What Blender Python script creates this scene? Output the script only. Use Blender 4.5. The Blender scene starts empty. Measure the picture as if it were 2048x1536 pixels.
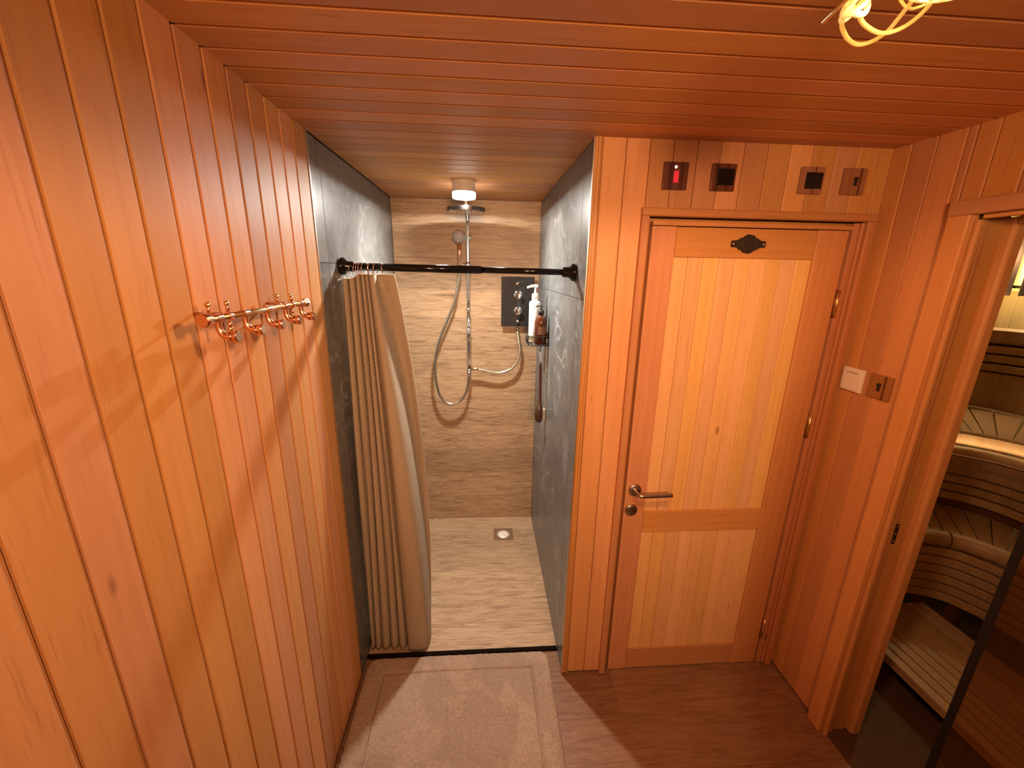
import bpy, bmesh, math, random
from mathutils import Vector, Matrix, noise
random.seed(7)
C = bpy.context.scene.collection
scene = bpy.context.scene
PI = math.pi

# ------------------------------------------------------------------ camera, world, lights, exposure
def look_matrix(pitch, yaw, roll):
    f = Vector((math.sin(yaw)*math.cos(pitch), math.cos(yaw)*math.cos(pitch), -math.sin(pitch)))
    r = Vector((math.cos(yaw), -math.sin(yaw), 0)); u = r.cross(f)
    r2 = r*math.cos(roll)+u*math.sin(roll); u2 = -r*math.sin(roll)+u*math.cos(roll)
    return Matrix((r2, u2, -f)).transposed()
cam_d = bpy.data.cameras.new('camera'); cam = bpy.data.objects.new('camera', cam_d); C.objects.link(cam)
cam_d.sensor_fit = 'HORIZONTAL'; cam_d.sensor_width = 36; cam_d.lens = 814.1/2048*36; cam_d.clip_start = .02
cam.matrix_world = Matrix.Translation((.553, 0, 1.7845)) @ look_matrix(.2702, .0725, .0177).to_4x4()
scene.camera = cam

w = bpy.data.worlds.new('world'); scene.world = w; w.use_nodes = True
w.node_tree.nodes['Background'].inputs[0].default_value = (.9, .5, .3, 1)
w.node_tree.nodes['Background'].inputs[1].default_value = .02
vs = scene.view_settings
vs.view_transform = 'Standard'; vs.look = 'None'; vs.gamma = 1; vs.use_curve_mapping = False
vs.exposure = 0.0

def lamp(name, kind, loc, power, color, radius=.03, rot=(0, 0, 0), **k):
    d = bpy.data.lights.new(name, kind); d.energy = power; d.color = color
    if kind in ('POINT', 'SPOT'): d.shadow_soft_size = radius
    for a, b in k.items(): setattr(d, a, b)
    o = bpy.data.objects.new(name, d); o.location = loc; o.rotation_euler = rot; C.objects.link(o); return o
WARM = (1, .545, .28)
lamp('shower_lamp_light', 'AREA', (.46, 2.16, 2.1185), 29, (1, .95, .87), shape='DISK', size=.070)
lamp('shower_lamp_rim_light', 'SPOT', (.46, 2.16, 2.118), 13, (1, .95, .87), .03, spot_size=PI, spot_blend=.02)
lamp('rope_lamp_light', 'SPOT', (1.02, .49, 2.058), 33, WARM, .05, spot_size=PI*.985, spot_blend=.22)
aim = Vector((.92, 1.43, 1.50))-Vector((.72, -.85, 2.00))
lamp('added_rear_light', 'SPOT', (.72, -.85, 2.00), 172, WARM, .14, aim.to_track_quat('-Z', 'Y').to_euler(), spot_size=math.radians(100), spot_blend=.9)  # added unseen spot, brightens the door wall and left planks
lamp('sauna_lamp_light', 'POINT', (3.74, 2.40, 1.93), 13, (1, .76, .42), .05)
lamp('sauna_lamp_low_light', 'POINT', (3.80, 2.42, 1.675), 1.5, (1, .78, .42), .03)

# ------------------------------------------------------------------ materials
def sock(n, *names):
    for x in names:
        if x in n.inputs: return n.inputs[x]
class NT:
    def __init__(s, name):
        s.m = bpy.data.materials.new(name); s.m.use_nodes = True; s.t = s.m.node_tree
        s.b = s.t.nodes['Principled BSDF']
    def n(s, typ, **k):
        x = s.t.nodes.new(typ)
        for a, b in k.items(): setattr(x, a, b)
        return x
    def l(s, a, b): s.t.links.new(a, b)
    def coords(s, kind='Object', scale=(1, 1, 1), rnd=True):
        tc = s.n('ShaderNodeTexCoord'); v = tc.outputs[kind]
        if rnd:
            oi = s.n('ShaderNodeObjectInfo'); mul = s.n('ShaderNodeVectorMath', operation='SCALE')
            mul.inputs[0].default_value = (17.3, 9.1, 31.7); s.l(oi.outputs['Random'], mul.inputs['Scale'])
            ad = s.n('ShaderNodeVectorMath', operation='ADD'); s.l(v, ad.inputs[0]); s.l(mul.outputs[0], ad.inputs[1]); v = ad.outputs[0]
        return v
    def scaled(s, v, sc):
        m = s.n('ShaderNodeVectorMath', operation='MULTIPLY'); m.inputs[1].default_value = sc; s.l(v, m.inputs[0]); return m.outputs[0]
    def noise(s, v, scale=1, detail=3, rough=.55, dist=0):
        x = s.n('ShaderNodeTexNoise'); x.inputs['Scale'].default_value = scale; x.inputs['Detail'].default_value = detail
        x.inputs['Roughness'].default_value = rough; x.inputs['Distortion'].default_value = dist; s.l(v, x.inputs['Vector']); return x.outputs[0]
    def ramp(s, f, stops):
        x = s.n('ShaderNodeValToRGB'); e = x.color_ramp.elements
        while len(e) < len(stops): e.new(.5)
        for i, (p, c) in enumerate(stops):
            e[i].position = p; e[i].color = (*c, 1) if len(c) == 3 else c
        s.l(f, x.inputs[0]); return x.outputs[0]
    def mapr(s, f, a, b, c, d):
        x = s.n('ShaderNodeMapRange'); x.inputs[1].default_value = a; x.inputs[2].default_value = b
        x.inputs[3].default_value = c; x.inputs[4].default_value = d; s.l(f, x.inputs[0]); return x.outputs[0]
    def mix(s, f, a, b, mode='MIX'):
        x = s.n('ShaderNodeMix', data_type='RGBA', blend_type=mode)
        for sk, v in ((x.inputs[0], f), (x.inputs[6], a), (x.inputs[7], b)):
            if hasattr(v, 'node'): s.l(v, sk)
            elif isinstance(v, (int, float)): sk.default_value = v
            else: sk.default_value = (*v, 1)
        return x.outputs[2]
    def math(s, op, a, b=None):
        x = s.n('ShaderNodeMath', operation=op)
        for i, v in enumerate((a, b)):
            if v is None: continue
            if hasattr(v, 'node'): s.l(v, x.inputs[i])
            else: x.inputs[i].default_value = v
        return x.outputs[0]
    def bump(s, h, strength=.1, dist=.002):
        x = s.n('ShaderNodeBump'); x.inputs['Strength'].default_value = strength; x.inputs['Distance'].default_value = dist
        s.l(h, x.inputs['Height']); s.l(x.outputs[0], s.b.inputs['Normal'])
    def set(s, color=None, rough=None, metal=None, spec=None, emis=None, estr=None, trans=None, ior=None, coat=None):
        for nm, v in (('Roughness', rough), ('Metallic', metal), ('Specular IOR Level', spec), ('Emission Strength', estr), ('Transmission Weight', trans), ('IOR', ior), ('Coat Weight', coat)):
            if v is not None:
                if hasattr(v, 'node'): s.l(v, s.b.inputs[nm])
                else: s.b.inputs[nm].default_value = v
        for nm, v in (('Base Color', color), ('Emission Color', emis)):
            if v is not None:
                if hasattr(v, 'node'): s.l(v, s.b.inputs[nm])
                else: s.b.inputs[nm].default_value = (*v, 1)
        return s.m

def plain(name, color, rough=.5, metal=0, **k):
    return NT(name).set(color=color, rough=rough, metal=metal, **k)

def wood(name, base, dark, rough=.42, var=(.80, 1.10), streak=.55, knots=True, ring=.35, spec=.35, wsc=(9, 9, .55)):
    m = NT(name); v = m.coords()
    mott = m.noise(m.scaled(v, (9, 9, 1.1)), 1, 4, .6, .6)
    fine = m.noise(m.scaled(v, (58, 58, 1.5)), 1, 4, .6, .4)
    wav = m.n('ShaderNodeTexWave', wave_type='BANDS', bands_direction='X', wave_profile='SIN')
    wav.inputs['Scale'].default_value = 1; wav.inputs['Distortion'].default_value = 7; wav.inputs['Detail'].default_value = 2.5
    wav.inputs['Detail Scale'].default_value = .8
    m.l(m.scaled(v, wsc), wav.inputs['Vector'])
    f = m.math('ADD', m.mapr(mott, .30, .72, 0, .55), m.mapr(fine, .45, .80, 0, streak*.7))
    f = m.math('ADD', f, m.mapr(wav.outputs['Fac'], .55, 1, 0, ring))
    f = m.math('MINIMUM', f, 1.0)
    col = m.mix(f, base, dark)
    fl_ = m.noise(m.scaled(v, (210, 210, 9)), 1, 2, .5, .3)
    col = m.mix(m.mapr(fl_, .60, .76, 0, .42), col, tuple(c*.62 for c in dark))
    if knots:
        vo = m.n('ShaderNodeTexVoronoi', feature='F1'); m.l(m.scaled(v, (11, 11, 4.2)), vo.inputs['Vector']); vo.inputs['Scale'].default_value = 1
        sp = m.mapr(vo.outputs['Distance'], .035, .11, 1, 0)
        sx = m.n('ShaderNodeSeparateColor'); m.l(vo.outputs['Color'], sx.inputs[0])
        gate = m.math('GREATER_THAN', sx.outputs[0], .80)
        k = m.math('MULTIPLY', m.math('MULTIPLY', sp, gate), .75)
        col = m.mix(k, col, tuple(c*.35 for c in dark))
    oi = m.n('ShaderNodeObjectInfo'); hs = m.n('ShaderNodeHueSaturation')
    m.l(m.mapr(oi.outputs['Random'], 0, 1, *var), hs.inputs['Value'])
    r2 = m.math('FRACT', m.math('MULTIPLY', oi.outputs['Random'], 13.7))
    m.l(m.mapr(r2, 0, 1, .94, 1.06), hs.inputs['Saturation']); m.l(m.mapr(r2, 0, 1, .493, .507), hs.inputs['Hue'])
    m.l(col, hs.inputs['Color'])
    return m.set(color=hs.outputs[0], rough=rough, spec=spec)

M = {}
M['wood'] = wood('alder_cladding', (.65, .325, .135), (.52, .232, .082), ring=.12, streak=.35, rough=.5)
M['wood_door'] = wood('alder_door_frame', (.59, .270, .100), (.47, .190, .062), var=(.86, 1.04), ring=.2, streak=.4)
M['wood_panel'] = wood('pale_panel_board', (.77, .44, .185), (.64, .33, .12), var=(.91, 1.04), ring=.18, streak=.4)
M['wood_pine'] = wood('coarse_pine_trim', (.62, .31, .105), (.36, .14, .035), var=(.95, 1.0), ring=1.0, streak=.6, knots=False, wsc=(34, 34, 1.6))
M['wood_sauna'] = wood('sauna_aspen', (.50, .33, .17), (.38, .23, .10), var=(.88, 1.05), knots=False, ring=.25)
M['wood_cream'] = wood('pale_sauna_board', (.72, .56, .33), (.60, .44, .23), var=(.9, 1.05), knots=False, ring=.2)
M['gap'] = plain('dark_batten_gap', (.12, .042, .014), .8)
M['wood_red'] = wood('rosewood_plate', (.16, .055, .028), (.07, .02, .012), var=(1, 1), knots=False, ring=.8, rough=.35)
M['wood_plate'] = wood('walnut_plate', (.36, .165, .07), (.24, .10, .04), var=(.95, 1.02), knots=False, rough=.35)
M['wood_inlay'] = plain('dark_inlay', (.10, .03, .014), .4)

def porcelain(name, base, mid, dark, rough, bumpy=.05, gloss_noise=0):
    m = NT(name); v = m.coords()
    a = m.noise(m.scaled(v, (48, 48, 5.5)), 1, 5, .66, 1.3)
    b = m.noise(m.scaled(v, (110, 110, 8)), 1, 4, .6, .8)
    c = m.noise(m.scaled(v, (10, 10, 2.2)), 1, 3, .55, .6)
    col = m.ramp(a, [(.30, dark), (.44, mid), (.58, base)])
    col = m.mix(m.mapr(b, .34, .52, .65, 0), col, dark)
    col = m.mix(m.mapr(c, .48, .72, 0, .55), col, base)
    col = m.mix(m.mapr(c, .28, .44, .5, 0), col, mid)
    oi = m.n('ShaderNodeObjectInfo'); hs = m.n('ShaderNodeHueSaturation')
    m.l(m.mapr(oi.outputs['Random'], 0, 1, .84, 1.10), hs.inputs['Value']); m.l(col, hs.inputs['Color'])
    m.bump(b, bumpy, .001)
    return m.set(color=hs.outputs[0], rough=rough)
M['porcelain'] = porcelain('wood_look_porcelain', (.47, .315, .185), (.385, .247, .138), (.185, .103, .050), .38)
M['vinyl'] = porcelain('wood_look_floor', (.28, .145, .075), (.23, .112, .054), (.15, .068, .031), .38)

def stone():
    m = NT('grey_veined_tile'); v = m.coords()
    big = m.noise(v, 3.2, 5, .6, .8)
    fine = m.noise(v, 28, 4, .6)
    col = m.ramp(big, [(.3, (.085, .088, .087)), (.55, (.135, .139, .137)), (.75, (.20, .204, .20))])
    col = m.mix(m.mapr(fine, .4, .75, 0, .25), col, (.32, .32, .305))
    vv = m.scaled(v, (1.5, 3.1, 1.7))
    d = m.n('ShaderNodeTexNoise'); d.inputs['Scale'].default_value = 1.7; d.inputs['Detail'].default_value = 5; d.inputs['Distortion'].default_value = 1.4
    m.l(vv, d.inputs['Vector'])
    vein = m.math('ABSOLUTE', m.math('SUBTRACT', d.outputs[0], .5))
    vein = m.mapr(vein, 0, .016, .55, 0)
    gate = m.mapr(m.noise(v, 2.0, 2), .42, .62, 0, 1)
    col = m.mix(m.math('MULTIPLY', vein, gate), col, (.50, .50, .48))
    g = m.noise(v, 190, 2, .6)
    m.bump(g, .30, .0012)
    return m.set(color=col, rough=.33, spec=.5)
M['stone'] = stone()
M['grout'] = plain('tile_grout', (.36, .35, .33), .8)
M['tile_trim'] = plain('satin_steel_trim', (.70, .68, .62), .30, 1)
M['chrome'] = plain('chrome', (.80, .79, .77), .08, 1)
M['hose'] = NT('ribbed_chrome_hose')
def hose_mat():
    m = M['hose']; uv = m.n('ShaderNodeTexCoord').outputs['UV']
    wv = m.n('ShaderNodeTexWave', wave_type='BANDS', bands_direction='Y'); wv.inputs['Scale'].default_value = 160; m.l(uv, wv.inputs['Vector'])
    m.bump(wv.outputs['Fac'], .4, .001); return m.set(color=(.78, .73, .62), rough=.22, metal=1)
M['hose'] = hose_mat()
M['grate'] = plain('bright_grate', (.95, .95, .93), .38, .6)
M['steel'] = plain('brushed_steel', (.52, .45, .40), .30, 1)
M['brass'] = plain('polished_brass', (.83, .60, .30), .28, 1)
M['copper'] = plain('polished_copper', (.80, .42, .26), .22, 1)
M['ring_copper'] = plain('rose_gold_ring', (.85, .50, .38), .25, 1)
M['black_gloss'] = plain('black_gloss', (.008, .007, .007), .14, spec=.32)
M['black_matt'] = plain('black_matt', (.012, .011, .010), .5)
M['black_glass'] = plain('dark_panel_glass', (.030, .026, .023), .10)
M['black_wire'] = plain('black_wire', (.02, .018, .017), .35)
M['screen'] = plain('black_display', (.006, .006, .007), .15)
M['iron'] = plain('dark_bronze_cast', (.050, .034, .022), .5, .6)
M['white_plastic'] = plain('white_plastic', (.80, .76, .70), .3)
M['spray'] = plain('grey_spray_face', (.46, .43, .41), .4)
M['bottle_white'] = plain('white_bottle', (.82, .84, .80), .35)
M['bottle_label'] = plain('pale_blue_print', (.55, .65, .70), .5)
M['olive'] = plain('olive_band', (.22, .20, .08), .5)
M['amber'] = plain('amber_glass', (.075, .018, .006), .10)
M['amber_label'] = plain('brown_label', (.17, .07, .03), .45)
M['red_switch'] = plain('red_switch', (.75, .03, .05), .35, emis=(1, .05, .08), estr=.25)
M['indicator'] = plain('lit_indicator', (.9, .8, .7), .3, emis=(1, .75, .5), estr=2.5)
M['brush_wood'] = plain('dark_brush_wood', (.075, .035, .018), .35)
M['bristle'] = plain('pale_bristle', (.70, .64, .52), .8)
M['rope'] = plain('glowing_rope', (.85, .55, .20), .3, emis=(1, .52, .09), estr=.6)
M['rope_core'] = plain('glowing_core', (.95, .75, .35), .35, emis=(1, .60, .16), estr=.55)
M['cord'] = plain('gold_cord', (.80, .56, .26), .25, .8)
M['lens'] = plain('lit_lens', (1, 1, 1), .3, emis=(1, .96, .86), estr=22)
M['lens_ring'] = plain('glowing_diffuser', (1, 1, 1), .3, emis=(1, .96, .86), estr=7)
M['globe'] = plain('frosted_globe', (1, .9, .8), .5, emis=(1, .55, .24), estr=6)
M['warm_lens'] = plain('lit_warm_lens', (1, 1, 1), .3, emis=(1, .6, .3), estr=8)
M['lamp_body'] = plain('lamp_body_white', (.62, .55, .48), .35)
M['led'] = plain('led_strip', (1, .8, .6), .3, emis=(1, .70, .42), estr=20)
M['lit_shade'] = plain('lit_paper_shade', (1, .85, .4), .6, emis=(1, .72, .13), estr=1.5)
M['dark_slat'] = plain('dark_stained_slat', (.035, .016, .008), .5)
M['rubber'] = plain('black_rubber', (.010, .006, .004), .95, spec=.02)
M['paper'] = plain('plaster', (.5, .4, .3), .9)
def glass_mat():
    """thin bronze-tinted pane: tinted see-through plus a clear surface reflection"""
    m = NT('bronze_glass'); t = m.t
    tr = m.n('ShaderNodeBsdfTransparent'); tr.inputs[0].default_value = (.66, .52, .38, 1)
    gl = m.n('ShaderNodeBsdfGlossy'); gl.inputs['Roughness'].default_value = .03
    fr = m.n('ShaderNodeFresnel'); fr.inputs[0].default_value = 1.45
    mx = m.n('ShaderNodeMixShader'); ge = m.n('ShaderNodeNewGeometry'); m.l(m.math('MULTIPLY', fr.outputs[0], m.math('SUBTRACT', 1.0, ge.outputs['Backfacing'])), mx.inputs[0]); m.l(tr.outputs[0], mx.inputs[1]); m.l(gl.outputs[0], mx.inputs[2])
    m.l(mx.outputs[0], t.nodes['Material Output'].inputs[0]); return m.m
M['glass'] = glass_mat()
def fabric_mat():
    m = NT('waffle_fabric'); uv = m.n('ShaderNodeTexCoord').outputs['UV']
    sx = m.n('ShaderNodeSeparateXYZ'); m.l(uv, sx.inputs[0])
    a = m.math('ABSOLUTE', m.math('SINE', m.math('MULTIPLY', sx.outputs[0], PI/.0065)))
    b = m.math('ABSOLUTE', m.math('SINE', m.math('MULTIPLY', sx.outputs[1], PI/.0065)))
    h = m.math('MULTIPLY', a, b)
    col = m.mix(m.mapr(h, 0, .6, 1, 0), (.52, .415, .30), (.34, .26, .18))
    m.bump(h, .7, .003)
    return m.set(color=col, rough=.85, spec=.15)
M['fabric'] = fabric_mat()
M['fabric_trim'] = plain('pale_hem', (.72, .63, .50), .85)
def pile_mat(name, a, b):
    m = NT(name); v = m.coords(rnd=False)
    n1 = m.noise(m.scaled(v, (5.5, 3.6, 1)), 1, 2.5, .5, .8); n2 = m.noise(v, 260, 3, .7); n3 = m.noise(v, 30, 3)
    col = m.mix(m.mapr(n1, .47, .53, 0, 1), b, a)  # brushed pile's lighter and darker sheen put into the colour as patches
    col = m.mix(m.mapr(n3, .35, .68, 0, .35), col, b)
    col = m.mix(m.mapr(n2, .36, .60, .75, 0), col, tuple(x*.55 for x in b))
    m.bump(n2, .8, .004)
    return m.set(color=col, rough=.95, spec=.1)
M['pile'] = pile_mat('beige_pile', (.54, .382, .27), (.45, .31, .217))

# ------------------------------------------------------------------ mesh helpers
def wloc(o):
    v = Vector((0, 0, 0))
    while o: v = v + o.location; o = o.parent
    return v
def unit(x):
    return Vector(x).normalized()
class MB:
    def __init__(s): s.v = []; s.f = []; s.sm = []; s.uv = None
    def add(s, v, f, smooth=False):
        k = len(s.v); s.v += [Vector(x) for x in v]; s.f += [tuple(i+k for i in q) for q in f]; s.sm += [smooth]*len(f); return s
    def box(s, x0, x1, y0, y1, z0, z1, c=0):
        if c <= 0:
            v = [(x, y, z) for x in (x0, x1) for y in (y0, y1) for z in (z0, z1)]
            return s.add(v, [(0, 1, 3, 2), (4, 6, 7, 5), (0, 4, 5, 1), (2, 3, 7, 6), (0, 2, 6, 4), (1, 5, 7, 3)])
        bm = bmesh.new(); bmesh.ops.create_cube(bm, size=1)
        for q in bm.verts:
            q.co = Vector(((x0+x1)/2+q.co.x*(x1-x0), (y0+y1)/2+q.co.y*(y1-y0), (z0+z1)/2+q.co.z*(z1-z0)))
        bmesh.ops.bevel(bm, geom=list(bm.edges), offset=c, segments=2, affect='EDGES', profile=.5)
        bm.verts.ensure_lookup_table(); bm.verts.index_update()
        s.add([q.co.copy() for q in bm.verts], [tuple(x.index for x in f.verts) for f in bm.faces]); bm.free(); return s
    def tube(s, pts, r, n=10, closed=False, caps=True):
        pts = [Vector(p) for p in pts]; N = len(pts); R = r if isinstance(r, (list, tuple)) else [r]*N
        T = []
        for i in range(N):
            a = pts[(i-1) % N] if (closed or i > 0) else pts[i]; b = pts[(i+1) % N] if (closed or i < N-1) else pts[i]
            T.append((b-a).normalized())
        up = Vector((0, 0, 1)) if abs(T[0].z) < .9 else Vector((0, 1, 0))
        nrm = T[0].cross(up).normalized(); v = []
        for i in range(N):
            nrm = (nrm - T[i]*nrm.dot(T[i])).normalized(); bn = T[i].cross(nrm)
            for k in range(n):
                a = 2*PI*k/n; v.append(pts[i]+(nrm*math.cos(a)+bn*math.sin(a))*R[i])
        f = []
        for i in range(N if closed else N-1):
            j = (i+1) % N
            for k in range(n): f.append((i*n+k, i*n+(k+1) % n, j*n+(k+1) % n, j*n+k))
        s.add(v, f, True)
        if caps and not closed:
            k0 = len(s.v); s.add([pts[0], pts[-1]], [])
            base = k0-len(v)
            for k in range(n):
                s.f.append((base+(k+1) % n, base+k, k0)); s.f.append((base+(N-1)*n+k, base+(N-1)*n+(k+1) % n, k0+1)); s.sm += [False, False]
        return s
    def lathe(s, prof, o, axis=(0, 0, 1), n=24, smooth=True):
        ax = unit(axis); up = Vector((0, 0, 1)) if abs(ax.z) < .9 else Vector((1, 0, 0))
        a = ax.cross(up).normalized(); b = ax.cross(a); o = Vector(o); v = []
        for (r, h) in prof:
            for k in range(n):
                t = 2*PI*k/n; v.append(o+ax*h+(a*math.cos(t)+b*math.sin(t))*max(r, 1e-5))
        f = [(i*n+k, i*n+(k+1) % n, (i+1)*n+(k+1) % n, (i+1)*n+k) for i in range(len(prof)-1) for k in range(n)]
        return s.add(v, f, smooth)
    def prism(s, out, o, u, v_, nrm, t):
        o = Vector(o); u = Vector(u); v_ = Vector(v_); nrm = Vector(nrm); n = len(out)
        a = [o+u*x+v_*y for x, y in out]; b = [p+nrm*t for p in a]
        return s.add(a+b, [tuple(range(n))[::-1], tuple(range(n, 2*n))]+[(i, (i+1) % n, n+(i+1) % n, n+i) for i in range(n)])
    def mesh(s, name):
        me = bpy.data.meshes.new(name); me.from_pydata([tuple(x) for x in s.v], [], s.f)
        me.polygons.foreach_set('use_smooth', s.sm); me.validate()
        bm = bmesh.new(); bm.from_mesh(me); bmesh.ops.recalc_face_normals(bm, faces=bm.faces); bm.to_mesh(me); bm.free(); me.update()
        return me
    def build(s, name, mat, parent=None, world=True, origin=None):
        """vertices are in world space; the object sits at the parent (or at origin)"""
        base = Vector(origin) if origin is not None else (wloc(parent) if parent else Vector((0, 0, 0)))
        s.v = [x-base for x in s.v]
        o = bpy.data.objects.new(name, s.mesh(name)); C.objects.link(o); o.data.materials.append(mat)
        if parent: o.parent = parent; o.location = base-wloc(parent)
        else: o.location = base
        return o
def sharpen(o, ang=40):
    me = o.data
    bm = bmesh.new(); bm.from_mesh(me)
    for e in bm.edges:
        if len(e.link_faces) == 2 and e.calc_face_angle(0) > math.radians(ang): e.smooth = False
    bm.to_mesh(me); bm.free(); return o

def tag(o, label, cat, group=None):
    o['label'] = label; o['category'] = cat
    if group: o['group'] = group
    return o
def thing(name, loc, label, cat, group=None):
    o = bpy.data.objects.new(name, None); C.objects.link(o); o.location = loc; o.empty_display_size = .02
    return tag(o, label, cat, group)
def struct(o): o['kind'] = 'structure'; return o
def struct_empty(name, loc=(0, 0, 0)):
    o = bpy.data.objects.new(name, None); C.objects.link(o); o.location = loc; o['kind'] = 'structure'; return o

_pm = {}
def plank_mesh(w, t, L, c, name):
    key = (round(w, 4), round(t, 4), round(L, 4), round(c, 4), name)  # c < 0: board with one wide sloping edge
    if key not in _pm:
        pr = [(0, 0), (0, t-c), (c*.35, t-c*.35), (c, t), (w-c, t), (w-c*.35, t-c*.35), (w, t-c), (w, 0)]
        if c < 0: pr = [(0, 0), (0, t+c), (.0012, t+c+.0004), (.0078, t-.0002), (.0090, t), (w-.0005, t), (w, t-.0005), (w, 0)]
        m = MB(); n = len(pr)
        v = [(x, y, z) for z in (0, L) for x, y in pr]
        m.add(v, [tuple(range(n)), tuple(range(n, 2*n))]+[(i, (i+1) % n, n+(i+1) % n, n+i) for i in range(n)])
        _pm[key] = m.mesh(name)
    return _pm[key]
def plank(parent, mat, o, nrm, l, w, t, L, c=.004, name='plank'):
    """board with its length along its own z; o is the back corner where the width starts, width runs along nrm x l"""
    nrm = unit(nrm); l = unit(l); u = nrm.cross(l)
    me = plank_mesh(w, t, L, c, name); key = me.name
    if not me.materials: me.materials.append(mat)
    elif me.materials[0] != mat:
        me = me.copy(); me.materials[0] = mat
        _pm[(round(w, 4), round(t, 4), round(L, 4), round(c, 4), name, mat.name)] = me
    ob = bpy.data.objects.new(name, me); C.objects.link(ob); ob.parent = parent
    R = Matrix((u, nrm, l)).transposed().to_4x4()
    ob.matrix_basis = Matrix.Translation(Vector(o)-wloc(parent)) @ R
    return ob
def spline(P, n=8, closed=False):
    P = [Vector(p) for p in P]; N = len(P); out = []
    for i in range(N if closed else N-1):
        g = (lambda k: P[k % N]) if closed else (lambda k: P[max(0, min(N-1, k))])
        a, b, c, d = g(i-1), g(i), g(i+1), g(i+2)
        for j in range(n):
            t = j/n; out.append(.5*((2*b)+(c-a)*t+(2*a-5*b+4*c-d)*t*t+(3*b-a-3*c+d)*t**3))
    if not closed: out.append(P[-1])
    return out

# ------------------------------------------------------------------ dimensions (metres)
H = 2.2; YB = 1.43; YS = 2.689; XA = .909; XR = 1.9246; YF = -1.7; PITCH = .0785; GAP = .0012

# ------------------------------------------------------------------ floor
fl = struct(MB().box(0, 1.936, YF, 1.56, -.06, -.008).build('floor', M['gap']))
edges = [1.56] + [1.43-.198*i for i in range(1, 17)]
for i in range(len(edges)-1):
    y1, y0 = edges[i], max(edges[i+1], YF)
    if y1-y0 < .01: continue
    joint = [1.131, .62, 1.45, .35, .98, 1.62][i % 6]
    for xa, xb in ((0, joint), (joint, 1.936)):
        plank(fl, M['vinyl'], (xa, y0, -.008), (0, 0, 1), (1, 0, 0), y1-y0-.0008, .008, xb-xa-.0008, .0006, 'floor_plank')
fs = struct(MB().box(0, XA, 1.56, YS, -.06, -.008).build('floor_shower', M['gap']))
ys = [1.56, 1.734, 1.934, 2.134, 2.334, 2.534, YS]
for a, b in zip(ys, ys[1:]):
    plank(fs, M['porcelain'], (0, a, -.008), (0, 0, 1), (1, 0, 0), b-a-.0012, .008, XA, .0008, 'floor_plank')
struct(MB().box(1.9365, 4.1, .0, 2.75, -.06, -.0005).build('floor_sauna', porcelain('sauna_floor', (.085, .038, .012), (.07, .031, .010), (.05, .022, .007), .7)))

# ------------------------------------------------------------------ ceiling
ce = struct(MB().box(-.1, 2.07, YF, YS, H+.013, H+.08).build('ceiling', M['gap']))
k = -32
while True:
    y0 = .834+PITCH*k; y1 = y0+PITCH; k += 1
    if y0 < YF: continue
    if y0 > YS-.02: break
    y1 = min(y1, YS); x1 = XR if y0 < YB else XA
    plank(ce, M['wood'], (0, y1, H+.013), (0, 0, -1), (1, 0, 0), y1-y0-GAP, .013, x1, .0045)

# ------------------------------------------------------------------ left wall and its cladding
wl = struct(MB().box(-.10, -.013, YF, 1.472, 0, H).build('wall_left', M['gap']))
k = -30
while True:
    y0 = .5189+.0784*k; k += 1; y1 = y0+.0784
    if y0 < YF: continue
    if y0 > 1.44: break
    if y1 > 1.45: y1 = 1.470
    plank(wl, M['wood'], (-.013, y1, .012), (1, 0, 0), (0, 0, 1), y1-y0-.0017, .013, H-.012, -.0042)
# ------------------------------------------------------------------ shower walls
def tiles(parent, x, nrm, cells, t=.008):
    for (y0, y1, z0, z1) in cells:
        u = (nrm, 0, 0)
        o = (x, y1, z0) if nrm > 0 else (x, y0, z0)
        plank(parent, M['stone'], o, u, (0, 0, 1), y1-y0-.002, t, z1-z0-.002, .0008, 'tile')
wsl = struct(MB().box(-.10, -.012, 1.478, YS, 0, H).build('wall_shower_left', M['grout']))
zz = [0, .045, .631, 1.217, 1.803, H]; yy = [1.478, 1.577, YS]
tiles(wsl, -.012, 1, [(a, b, c, d) for a, b in zip(yy, yy[1:]) for c, d in zip(zz, zz[1:])])
wsr = struct(MB().box(XA+.008, XA+.03, 1.440, YS, 0, H).build('wall_shower_right', M['grout']))
zz = [0, .52, 1.106, 1.691, H]; yy = [1.440, 1.563, YS]
tiles(wsr, XA+.008, -1, [(a, b, c, d) for a, b in zip(yy, yy[1:]) for c, d in zip(zz, zz[1:])])
wsb = struct(MB().box(-.10, XA+.03, YS+.008, YS+.08, 0, H).build('wall_shower_back', M['grout']))
zz = [0, .185, .371, .557, .743, .929, 1.115, 1.301, 1.487, 1.673, 1.859, 2.045, H]
for i, (a, b) in enumerate(zip(zz, zz[1:])):
    plank(wsb, M['porcelain'], (0, YS+.008, a), (0, -1, 0), (1, 0, 0), b-a-.001, .008, XA, .0007, 'tile_plank')
t = struct(MB().box(-.012, .0015, 1.4705, 1.4775, 0.01, H).build('trim_1', M['tile_trim']))
t = struct(MB().box(XA-.003, XA+.008, 1.432, 1.440, 0.01, H).build('trim_2', M['tile_trim']))
struct(MB().box(-.004, .002, YF, 1.47, 0, .011).build('dark_gap_strip_left', M['gap']))  # dark strip standing in for the shaded gap below the cladding

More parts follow.
